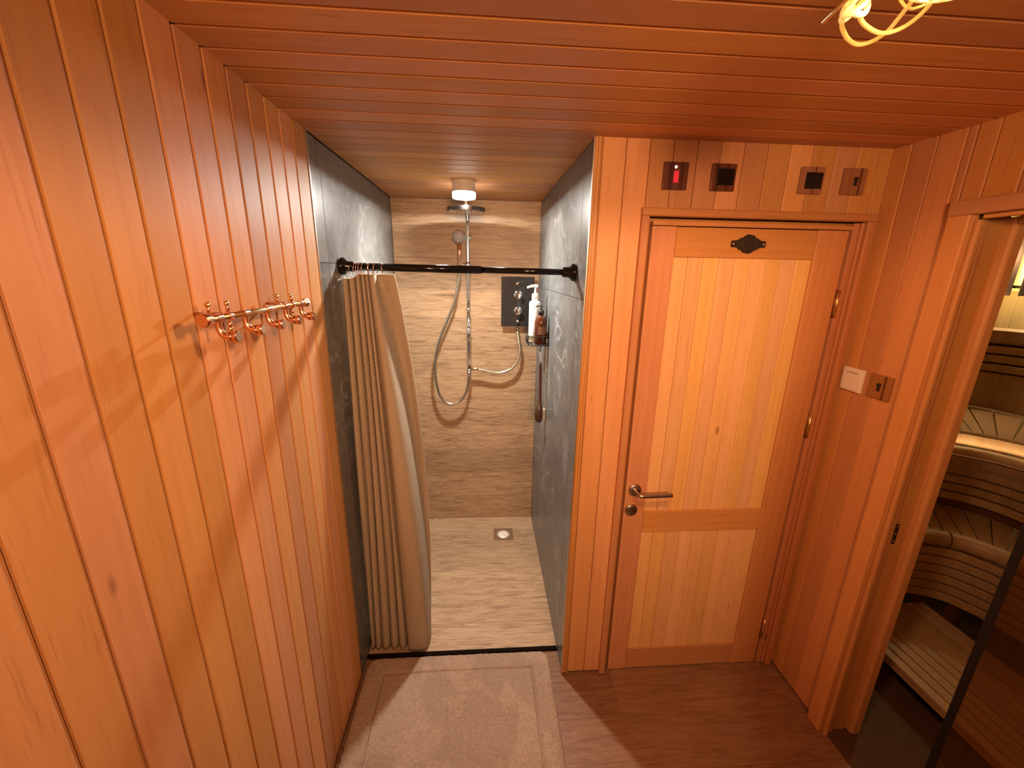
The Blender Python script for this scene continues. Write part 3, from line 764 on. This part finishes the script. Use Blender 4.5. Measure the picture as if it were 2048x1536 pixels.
sc = thing('shower_column', (.46, 2.63, 1.15), 'chrome shower riser pipe with round overhead rain head', 'shower')
RX, RY = .4585, 2.632
MB().tube([(RX, RY, 1.160), (RX, RY, 1.545)], .0125, 14).build('riser_pipe', M['chrome'], sc)
MB().tube(spline([(RX, RY, 1.545), (RX, RY, 2.085), (RX, RY-.004, 2.112), (RX, RY-.018, 2.130), (RX, RY-.045, 2.138), (RX+.004, 2.335, 2.136), (RX+.005, 2.312, 2.130), (RX+.006, 2.300, 2.112)], 6), .0105, 14).build('shower_arm', M['chrome'], sc)
MB().lathe([(.0105, -.010), (.0145, -.008), (.0145, .008), (.0105, .010)], (RX, RY, 1.545), (0, 0, 1), 18).build('joint_collar', M['chrome'], sc)
hd_ = MB().lathe([(0, .026), (.010, .026), (.012, .018), (.020, .0125), (.100, .0105), (.1035, .0085), (.1035, -.0095), (.100, -.012), (0, -.012)], (RX+.006, 2.300, 2.087), (0, 0, 1), 48).build('rain_head', M['chrome'], sc); sharpen(hd_, 30)
nz = MB()
for rr, cnt in ((.02, 8), (.04, 14), (.06, 20), (.08, 28)):
    for k in range(cnt):
        a = 2*PI*k/cnt; nz.lathe([(.0016, .0), (.0012, -.002), (0, -.002)], (RX+.006+rr*math.cos(a), 2.300+rr*math.sin(a), 2.0748), (0, 0, 1), 5)
nzo = nz.build('nozzles', M['white_plastic'], hd_); nzo['kind'] = 'stuff'
for z in (1.985,):
    MB().tube([(RX, RY, z), (RX, YS, z)], .008, 12).build('wall_bracket', M['chrome'], sc)
    MB().lathe([(0, .006), (.020, .006), (.022, 0), (0, 0)], (RX, YS, z), (0, -1, 0), 20).build('bracket_rose', M['chrome'], sc)
    MB().lathe([(0, .012), (.006, .011), (.0085, .006), (.0085, -.004), (0, -.006)], (RX+.016, RY-.006, z+.012), (1, 0, 0), 16).build('knob', M['brass'], sc)
dv_ = MB().lathe([(0, -.020), (.013, -.020), (.0150, -.016), (.0150, .016), (.012, .022), (0, .022)], (RX, RY, 1.140), (0, 0, 1), 20).build('diverter', M['chrome'], sc); sharpen(dv_)
MB().lathe([(0, .020), (.010, .020), (.011, .0), (0, 0)], (RX, RY-.013, 1.136), (0, -1, 0), 16).build('diverter_knob', M['chrome'], dv_)
sld = MB().lathe([(.0106, -.020), (.0165, -.018), (.0165, .018), (.0106, .020)], (RX, RY, 1.815), (0, 0, 1), 20).build('slider', M['chrome'], sc)
MB().tube([(RX-.010, RY-.004, 1.815), (RX-.050, RY-.030, 1.822)], .0105, 14).build('handset_holder', M['chrome'], sld)
MB().tube([(RX, RY, 1.345), (RX, RY, 1.44)], .0142, 14).build('lower_sleeve', M['chrome'], sc)
MB().tube([(RX, RY, 1.36), (RX, YS, 1.36)], .007, 10).build('wall_bracket', M['chrome'], sc)

hs = thing('hand_shower', (.41, 2.60, 1.84), 'round hand shower in the slider with a chrome hose looping down', 'hand shower')
hb = Vector((RX-.048, RY-.034, 1.800))
MB().tube([hb+Vector((0, .004, -.02)), hb+Vector((0, .002, .0)), hb+Vector((0, -.010, .070)), hb+Vector((0, -.022, .145))], [.0085, .0105, .0105, .0115], 14).build('handle', M['copper'], hs)
hc = hb+Vector((0, -.030, .178))
MB().lathe([(0, .012), (.030, .012), (.0365, .008), (.0375, 0), (.034, -.010), (.018, -.022), (0, -.026)], hc, (0, -1, -.20), 32).build('head', M['chrome'], hs)
MB().lathe([(0, .0135), (.0335, .0130), (.0335, .0118), (0, .0118)], hc, (0, -1, -.20), 32).build('spray_face', M['spray'], hs)
MB().tube([hb+Vector((0, .004, -.018)), hb+Vector((0, .004, -.036))], .0092, 12).build('hose_nut', M['brass'], hs)
MB().tube(spline([hb+Vector((0, .004, -.034)), (.402, 2.606, 1.727), (.375, 2.61, 1.60), (.330, 2.615, 1.49), (.285, 2.618, 1.385), (.252, 2.62, 1.28), (.238, 2.622, 1.18), (.241, 2.622, 1.08), (.262, 2.622, .985), (.300, 2.622, .932), (.344, 2.622, .918), (.390, 2.624, .935), (.428, 2.626, .980), (.449, 2.630, 1.045), (RX-.001, RY, 1.118)], 7), .0088, 10).build('hose', M['hose'], hs)

cp = thing('shower_control_panel', (.773, YS, 1.59), 'black glass thermostatic shower panel with chrome knobs and outlet hose', 'shower control')
PF = YS-.034
MB().box(.668, .878, PF, PF+.006, 1.436, 1.752, .0015).build('glass_plate', M['black_glass'], cp)
MB().box(.690, .858, PF+.006, YS-.001, 1.452, 1.736, .001).build('back_box', M['black_matt'], cp)
MB().box(.668, .878, PF+.0005, PF+.005, 1.4335, 1.4355).build('lower_edge', M['tile_trim'], cp)
for z in (1.638, 1.538):
    k_ = MB().lathe([(0, .040), (.017, .0395), (.0205, .036), (.0225, .010), (.0265, .008), (.0275, 0), (0, 0)], (.774, PF, z), (0, -1, 0), 28).build('knob', M['chrome'], cp); sharpen(k_)
    MB().tube([(.774-.006, PF-.040, z+.010), (.774-.012, PF-.044, z+.020)], .0055, 10).build('grip', M['chrome'], k_)
MB().lathe([(0, .020), (.008, .0195), (.0105, .016), (.0115, 0), (0, 0)], (.773, PF, 1.471), (0, -1, 0), 20).build('button', M['chrome'], cp)
lg = MB()
for ox, sl_ in ((-.006, .55), (.001, .55)):
    lg.prism([(-.0012, -.006), (.0014, -.006), (.0014+sl_*.012, .006), (-.0012+sl_*.012, .006)], (.767+ox, PF-.0002, 1.709), (1, 0, 0), (0, 0, 1), (0, -1, 0), .0006)
lg.prism([(0, 0), (.012, 0), (.0125, .0022), (.0008, .0022)], (.768, PF-.0002, 1.7128), (1, 0, 0), (0, 0, 1), (0, -1, 0), .0006)
lg.build('logo', M['steel'], cp)
MB().tube([(.775, PF+.018, 1.434), (.776, PF+.018, 1.400)], .0088, 12).build('outlet_nut', M['steel'], cp)
MB().tube(spline([(.776, PF+.018, 1.402), (.784, 2.660, 1.34), (.792, 2.652, 1.278), (.780, 2.645, 1.215), (.744, 2.640, 1.164), (.700, 2.638, 1.140), (.655, 2.636, 1.131), (.600, 2.634, 1.138), (.545, 2.633, 1.152), (.510, 2.632, 1.158), (.486, 2.632, 1.158)], 7), .0090, 10).build('outlet_hose', M['hose'], cp)
MB().tube([(.520, 2.632, 1.157), (.473, 2.632, 1.158)], .0095, 14).build('hose_nut', M['brass'], cp)

# wire caddy on the right tiled wall
CX0, CX1, CY0, CY1, CZ = .797, .905, 2.165, 2.335, 1.398
wc = thing('wire_caddy', (XA, 2.25, CZ), 'black wire caddy on the right shower wall holding two pump bottles', 'caddy')
rim = [(CX1, CY0, CZ+.048), (CX0+.012, CY0, CZ+.048), (CX0, CY0+.012, CZ+.048), (CX0, CY1-.012, CZ+.048), (CX0+.012, CY1, CZ+.048), (CX1, CY1, CZ+.048)]
MB().tube(rim, .0026, 8, True).build('rim', M['black_wire'], wc)
MB().tube([(x, y, CZ) for x, y, z in rim], .0024, 8, True).build('base_ring', M['black_wire'], wc)
bw = MB()
for i in range(7):
    y = CY0+.012+i*(CY1-CY0-.024)/6; bw.tube([(CX1, y, CZ), (CX0, y, CZ)], .0016, 6)
for y in (CY0, CY1):
    for x in (.815, .845, .875): bw.tube([(x, y, CZ), (x, y, CZ+.048)], .0016, 6)
for i in range(5):
    y = CY0+.014+i*(CY1-CY0-.028)/4; bw.tube([(CX0, y, CZ), (CX0, y, CZ+.048)], .0016, 6)
bw.build('grid_wires', M['black_wire'], wc)
MB().box(.902, XA-.0005, 2.20, 2.30, CZ+.030, CZ+.062, .002).build('wall_plate', M['black_matt'], wc)
for y in (2.185, 2.230): MB().tube(spline([(.868, y, CZ), (.868, y-.001, CZ-.030), (.866, y-.006, CZ-.038), (.862, y-.008, CZ-.030)], 4), .0018, 6).build('hook', M['black_wire'], wc)

def bottle(name, x, y, z, prof, mat, label):
    t_ = thing(name, (x, y, z), label, 'bottle')
    o = MB().lathe(prof, (x, y, z), (0, 0, 1), 28).build('body', mat, t_); sharpen(o, 50); return t_
b1 = bottle('pump_bottle', .838, 2.282, CZ+.0035, [(0, 0), (.029, 0), (.031, .004), (.031, .215), (.029, .222), (.016, .230), (0, .230)], M['bottle_white'], 'tall white pump bottle standing at the rear of the black caddy')
z1 = CZ+.0035
MB().lathe([(0, .268), (.014, .268), (.0175, .262), (.0180, .2305), (0, .2305)], (.838, 2.282, z1), (0, 0, 1), 24).build('collar', M['bottle_white'], b1)
MB().tube([(.838, 2.282, z1+.267), (.838, 2.282, z1+.302)], .0065, 12).build('pump_stem', M['bottle_white'], b1)
MB().tube(spline([(.852, 2.280, z1+.306), (.838, 2.282, z1+.307), (.815, 2.279, z1+.305), (.793, 2.276, z1+.298)], 4), [.0085]*5+[.0075]*4+[.006]*4, 12).build('pump_spout', M['bottle_white'], b1)
MB().lathe([(.0312, .014), (.0312, .036)], (.838, 2.282, z1), (0, 0, 1), 28).build('olive_band', M['olive'], b1)
pr = MB()
for zz_, w_ in ((.188, .035), (.182, .025), (.150, .034)):
    for s_ in range(3):
        a0 = -PI/2-.5+s_*.36
        pts = [(.838+.0313*math.cos(a0+k*.07), 2.282+.0313*math.sin(a0+k*.07), z1+zz_) for k in range(4)]
        pr.tube(pts, .0009, 5)
po = pr.build('print_lines', M['bottle_label'], b1); po['kind'] = 'stuff'
b2 = bottle('pump_bottle', .864, 2.203, CZ+.0035, [(0, 0), (.030, 0), (.033, .004), (.033, .118), (.030, .134), (.021, .150), (.0135, .158), (.0135, .166), (0, .166)], M['amber'], 'small amber glass pump bottle in front inside the black caddy')
MB().lathe([(0, .186), (.010, .186), (.0155, .182), (.0155, .1605), (.0137, .1605)], (.864, 2.203, z1), (0, 0, 1), 20).build('collar', M['black_matt'], b2)
MB().tube([(.864, 2.203, z1+.185), (.864, 2.203, z1+.203)], .0042, 10).build('pump_stem', M['black_matt'], b2)
MB().tube(spline([(.871, 2.202, z1+.2055), (.864, 2.203, z1+.206), (.846, 2.200, z1+.205), (.832, 2.198, z1+.202)], 4), [.0048]*5+[.003]*8, 8).build('pump_spout', M['black_matt'], b2)
lab = MB(); n_ = 12; vv = []
for k in range(n_+1):
    a = -PI/2-.55+1.5*k/n_
    for zz_ in (.055, .098): vv.append((.864+.0334*math.cos(a), 2.203+.0334*math.sin(a), z1+zz_))
lab.add(vv, [(2*k, 2*k+1, 2*k+3, 2*k+2) for k in range(n_)], True).build('paper_label', M['amber_label'], b2)

bb = thing('bath_brush', (.872, 2.185, 1.36), 'dark wooden long-handled bath brush hanging below the black caddy', 'brush')
MB().tube(spline([(.862, 2.185, 1.362), (.867, 2.184, 1.33), (.8675, 2.183, 1.29)], 4), .0012, 6).build('hanging_loop', M['bottle_white'], bb)
MB().tube(spline([(.868, 2.183, 1.305), (.868, 2.183, 1.27), (.870, 2.183, 1.18), (.872, 2.183, 1.10), (.871, 2.183, 1.065), (.868, 2.183, 1.03), (.868, 2.183, .985), (.870, 2.183, .955), (.871, 2.183, .945)], 4),
          [.004, .006, .0075, .008]+[.0085]*10+[.0095, .0105, .012, .014, .017, .020, .0225, .024, .0245, .0245, .024, .023, .021, .018, .015, .011, .007, .004, .001][:19], 14).build('handle', M['brush_wood'], bb)
bs = MB()
for i in range(6):
    for j in range(3):
        z = .975+i*.011; y = 2.172+j*.011
        bs.tube([(.888, y, z), (.9045, y, z)], .0042, 6)
bo = bs.build('bristles', M['bristle'], bb); bo['kind'] = 'stuff'

dn = thing('floor_drain', (.690, 2.474, 0), 'square steel floor drain with bright round grate in the shower floor', 'drain')
fr = MB(); c0, c1 = .0, 1
out = [(.622, 2.407), (.758, 2.407), (.758, 2.541), (.622, 2.541)]
n_ = 40; v = []
for k in range(n_):
    a = 2*PI*k/n_; dx, dy = math.cos(a), math.sin(a); s_ = .0675/max(abs(dx), abs(dy))
    v += [(.690+dx*s_, 2.474+dy*s_, .0018), (.690+.046*dx, 2.474+.046*dy, .0018), (.690+.046*dx, 2.474+.046*dy, -.004), (.690+dx*s_, 2.474+dy*s_, -.001)]
f = []
for k in range(n_):
    i, j = 4*k, 4*((k+1) % n_); f += [(i, j, j+1, i+1), (i+1, j+1, j+2, i+2), (i, i+3, j+3, j)]
fr.add(v, f).build('frame', M['steel'], dn)
gr = MB().lathe([(0, .0026), (.036, .0026), (.040, .0010), (.040, -.003)], (.690, 2.474, .0), (0, 0, 1), 32)
gro = gr.build('grate', M['grate'], dn)
sl_ = MB()
for i in range(-3, 4):
    hw = math.sqrt(max(0, .034**2-(i*.0095)**2)); sl_.box(.690-hw, .690+hw, 2.474+i*.0095-.0016, 2.474+i*.0095+.0016, .0022, .0034)
sl_.build('grate_bars', M['grate'], dn)

tag(MB().box(.0, XA-.001, 1.549, 1.570, .0, .012, .003).build('threshold_strip', M['rubber']), 'low black rubber threshold strip across the shower entrance floor', 'threshold')

# ------------------------------------------------------------------ bath mat
mt = thing('bath_mat', (.437, 1.13, 0), 'beige tufted bath mat with a carved border in front of the shower', 'mat')
MX0, MX1, MY0, MY1, MR = .016, .858, .74, 1.540, .045
def rr(x, y, inset=0):
    """signed distance inside the rounded rectangle (positive inside)"""
    x0, x1, y0, y1, r = MX0+inset, MX1-inset, MY0+inset, MY1-inset, max(.004, MR-inset)
    cx = min(max(x, x0+r), x1-r); cy = min(max(y, y0+r), y1-r)
    if x0+r <= x <= x1-r or y0+r <= y <= y1-r: return min(x-x0, x1-x, y-y0, y1-y)
    return r-math.hypot(x-cx, y-cy)
out = []
for cx, cy, a0 in ((MX1-MR, MY1-MR, 0), (MX0+MR, MY1-MR, PI/2), (MX0+MR, MY0+MR, PI), (MX1-MR, MY0+MR, 1.5*PI)):
    for k in range(9): out.append((cx+MR*math.cos(a0+PI/2*k/8), cy+MR*math.sin(a0+PI/2*k/8)))
MB().prism(out, (0, 0, .0005), (1, 0, 0), (0, 1, 0), (0, 0, 1), .009).build('backing', M['pile'], mt)
def pile():
    """tufted surface: a dense height field whose tufts lie over in brushed patches"""
    base = wloc(mt); st = .0023; nx = int((MX1-MX0)/st); ny = int((MY1-MY0)/st); v = []; f = []; idx = {}
    rnd = random.Random(3)
    for j in range(ny+1):
        for i in range(nx+1):
            x = MX0+i*st; y = MY0+j*st; d = rr(x, y)
            if d < 0: continue
            d2 = rr(x, y, .083)
            h = .0130-.0100*math.exp(-(d2/.0050)**2)
            h *= 1-math.exp(-(d/.0055))*.75
            tuft = noise.noise(Vector((x*190, y*190, 0)))*.0030+noise.noise(Vector((x*70, y*70, 4)))*.0016+rnd.uniform(-.0012, .0012)
            patch = noise.noise(Vector((x*3.6, y*2.6, 1.3)))+.5*noise.noise(Vector((x*9, y*7, 5.3)))
            patch = max(-1, min(1, patch*5))
            # saw-toothed rows: brushed away or towards the door
            ph = (y/.0074) % 1.0; lean = (ph if patch > 0 else 1-ph)-.5
            z = .0088+h+tuft+lean*.0042*abs(patch)
            idx[(i, j)] = len(v); v.append((x-base.x, y-base.y, z))
    for j in range(ny):
        for i in range(nx):
            q = [idx.get(k) for k in ((i, j), (i+1, j), (i+1, j+1), (i, j+1))]
            if None not in q: f.append(q)
    me = bpy.data.meshes.new('pile'); me.from_pydata(v, [], f); me.polygons.foreach_set('use_smooth', [True]*len(f)); me.materials.append(M['pile'])
    o = bpy.data.objects.new('pile', me); C.objects.link(o); o.parent = mt; o['kind'] = 'stuff'
pile()

# ------------------------------------------------------------------ plates above the door and on the right wall
def plate(name, cx, cz, label, mat, kind):
    t_ = thing(name, (cx, YB, cz), label, 'switch', 'wooden plates above the door')
    MB().box(cx-.0415, cx+.0415, YB-.0095, YB-.0005, cz-.0415, cz+.0415, .003).build('plate', M[mat], t_)
    yf = YB-.0095
    if kind == 'red':
        MB().box(cx-.008, cx+.008, yf-.005, yf, cz-.021, cz+.014, .0015).build('rocker', M['red_switch'], t_)
        MB().lathe([(0, .003), (.003, .0025), (.0045, 0)], (cx-.002, yf, cz+.026), (0, -1, 0), 14).build('indicator', M['indicator'], t_)
    if kind == 'screen':
        MB().box(cx-.024, cx+.0335, yf-.003, yf, cz-.024, cz+.026, .0012).build('display', M['screen'], t_)
        MB().lathe([(0, .002), (.0016, .0015), (.002, 0)], (cx-.030, yf, cz-.021), (0, -1, 0), 10).build('indicator', M['brass'], t_)
    if kind == 'screen2':
        MB().box(cx-.024, cx+.0345, yf-.003, yf, cz-.026, cz+.024, .0012).build('display', M['screen'], t_)
        MB().box(cx+.006, cx+.010, yf-.0006, yf, cz-.041, cz+.041).build('inlay', M['wood_inlay'], t_)
        for dz in (-.022, -.013): MB().lathe([(0, .002), (.0020, .0015), (.0026, 0)], (cx-.031, yf, cz+dz), (0, -1, 0), 10).build('indicator', M['brass'], t_)
    if kind == 'key':
        MB().box(cx+.015, cx+.021, yf-.0006, yf, cz-.041, cz+.041).build('inlay', M['wood_inlay'], t_)
        MB().prism(KEY, (cx+.003, yf, cz), (1, 0, 0), (0, 0, 1), (0, -1, 0), .002).build('keyhole', M['black_matt'], t_)
    return t_
KEY = [(-.006, -.0135), (.006, -.0135), (.0052, .001), (.0078, .006), (.0075, .011), (.004, .0135), (-.004, .0135), (-.0075, .011), (-.0078, .006), (-.0052, .001)]
plate('switch_plate', 1.1795, 2.0935, 'dark rosewood plate with a red rocker and lit pin above the door', 'wood_red', 'red')
plate('display_plate', 1.342, 2.094, 'square brown plate with black display beside the red-rocker plate', 'wood_red', 'screen')
plate('display_plate', 1.649, 2.094, 'walnut plate with black display and thin dark inlay, third along above the door', 'wood_plate', 'screen2')
plate('keyhole_plate', 1.800, 2.095, 'walnut plate with dark keyhole and stripe, highest at the room corner', 'wood_plate', 'key')

sw = thing('light_switch', (XR, 1.371, 1.419), 'square white card-slot switch on the wooden wall beside the door', 'switch')
MB().box(XR-.010, XR-.0005, 1.328, 1.414, 1.376, 1.462, .002).build('frame', M['white_plastic'], sw)
MB().box(XR-.0125, XR-.0100, 1.334, 1.408, 1.382, 1.456, .001).build('face', M['white_plastic'], sw)
MB().box(XR-.0132, XR-.0124, 1.349, 1.396, 1.4435, 1.4465).build('slot', plain('shadow_slot', (.30, .26, .22), .6), sw)
kp = thing('keyhole_plate', (XR, 1.264, 1.420), 'walnut keyhole plate right of the square white switch', 'switch')
MB().box(XR-.0095, XR-.0005, 1.2225, 1.3055, 1.3785, 1.4615, .003).build('plate', M['wood_plate'], kp)
MB().box(XR-.0101, XR-.0095, 1.2415, 1.2485, 1.379, 1.461).build('inlay', M['wood_inlay'], kp)
MB().prism(KEY, (XR-.0095, 1.2635, 1.420), (0, -1, 0), (0, 0, 1), (-1, 0, 0), .002).build('keyhole', M['black_matt'], kp)

# ------------------------------------------------------------------ tangled rope lamp on the ceiling
rp = thing('rope_knot_lamp', (1.02, .50, H), 'tangled glowing yellow rope lamp hanging from the wooden ceiling', 'ceiling light')
rnd = random.Random(5)
MB().lathe([(0, -.016), (.045, -.016), (.050, -.012), (.050, 0), (0, 0)], (1.03, .44, H), (0, 0, 1), 28).build('ceiling_rose', M['cord'], rp)
MB().tube([(1.03, .44, H-.016), (1.03, .44, 2.13)], .006, 10).build('stem', M['cord'], rp)
kc = Vector((1.03, .465, 2.110))
for i in range(16):
    a0 = rnd.uniform(0, 2*PI); tl = rnd.uniform(-.35, .35); ra = rnd.uniform(.045, .085); rb = ra*rnd.uniform(.75, 1.1)
    pts = []
    for k in range(9):
        a = 2*PI*k/9
        p = Vector((ra*math.cos(a), rb*math.sin(a), .022*math.sin(2*a+i)+tl*ra*math.cos(a)*.5))
        p.rotate(Matrix.Rotation(a0, 3, 'Z')); pts.append(kc+p+Vector((rnd.uniform(-.02, .02), rnd.uniform(-.015, .02), rnd.uniform(-.012, .014))))
    MB().tube(spline(pts, 6, True), .0015, 8, True).build('glowing_loop', M['rope_core'] if i % 2 else M['rope'], rp)
kn = Vector((.982, .540, 2.088))
for i in range(3):
    pts = [kn+Vector((.013*math.cos(2*PI*k/6+i), .010*math.sin(2*PI*k/6+i)*(1 if i else .6), .014*math.sin(2*PI*k/6+i*2.1))) for k in range(6)]
    MB().tube(spline(pts, 5, True), .0032, 8, True).build('glowing_knot', M['rope_core'], rp)
MB().tube(spline([(.981, .540, 2.086), (.975, .548, 2.080), (.988, .565, 2.080), (1.002, .578, 2.080), (1.023, .594, 2.080), (1.047, .606, 2.081), (1.060, .600, 2.082), (1.062, .582, 2.084), (1.050, .553, 2.086), (1.034, .515, 2.092), (1.020, .480, 2.10)], 6), .0024, 10).build('rope_tail', M['rope'], rp)
MB().tube(spline([(.985, .540, 2.086), (.996, .550, 2.082), (1.018, .564, 2.080), (1.052, .577, 2.080), (1.069, .566, 2.082), (1.066, .538, 2.086), (1.051, .508, 2.094), (1.040, .480, 2.102)], 6), .0024, 10).build('rope_tail', M['rope'], rp)
MB().tube([(.962, .563, 2.080), (.966, .528, 2.090), (.985, .500, 2.104)], .0026, 10).build('cord_end', M['cord'], rp)
# unseen spotlight added behind the viewpoint to brighten the walls and door
rl = thing('added_spotlight', (.72, -.85, H), 'added warm spotlight, unseen behind the viewpoint, turned to the door', 'ceiling light')
MB().lathe([(0, -.02), (.045, -.02), (.05, -.015), (.05, 0), (0, 0)], (.72, -.85, H), (0, 0, 1), 24).build('ceiling_rose', M['cord'], rl)
an = aim.normalized(); sp0 = Vector((.72, -.85, 2.00))-an*.012
MB().tube([(.72, -.85, H-.02), sp0-an*.06+Vector((0, 0, .04))], .006, 8).build('stem', M['black_matt'], rl)
o = MB().lathe([(.0, -.09), (.09, -.085), (.140, -.05), (.150, .0), (.142, .0), (.135, -.02)], sp0, an, 28).build('housing', M['lamp_body'], rl)
MB().lathe([(0, -.016), (.136, -.016), (.136, -.022), (0, -.022)], sp0, an, 28).build('lens', M['warm_lens'], rl)
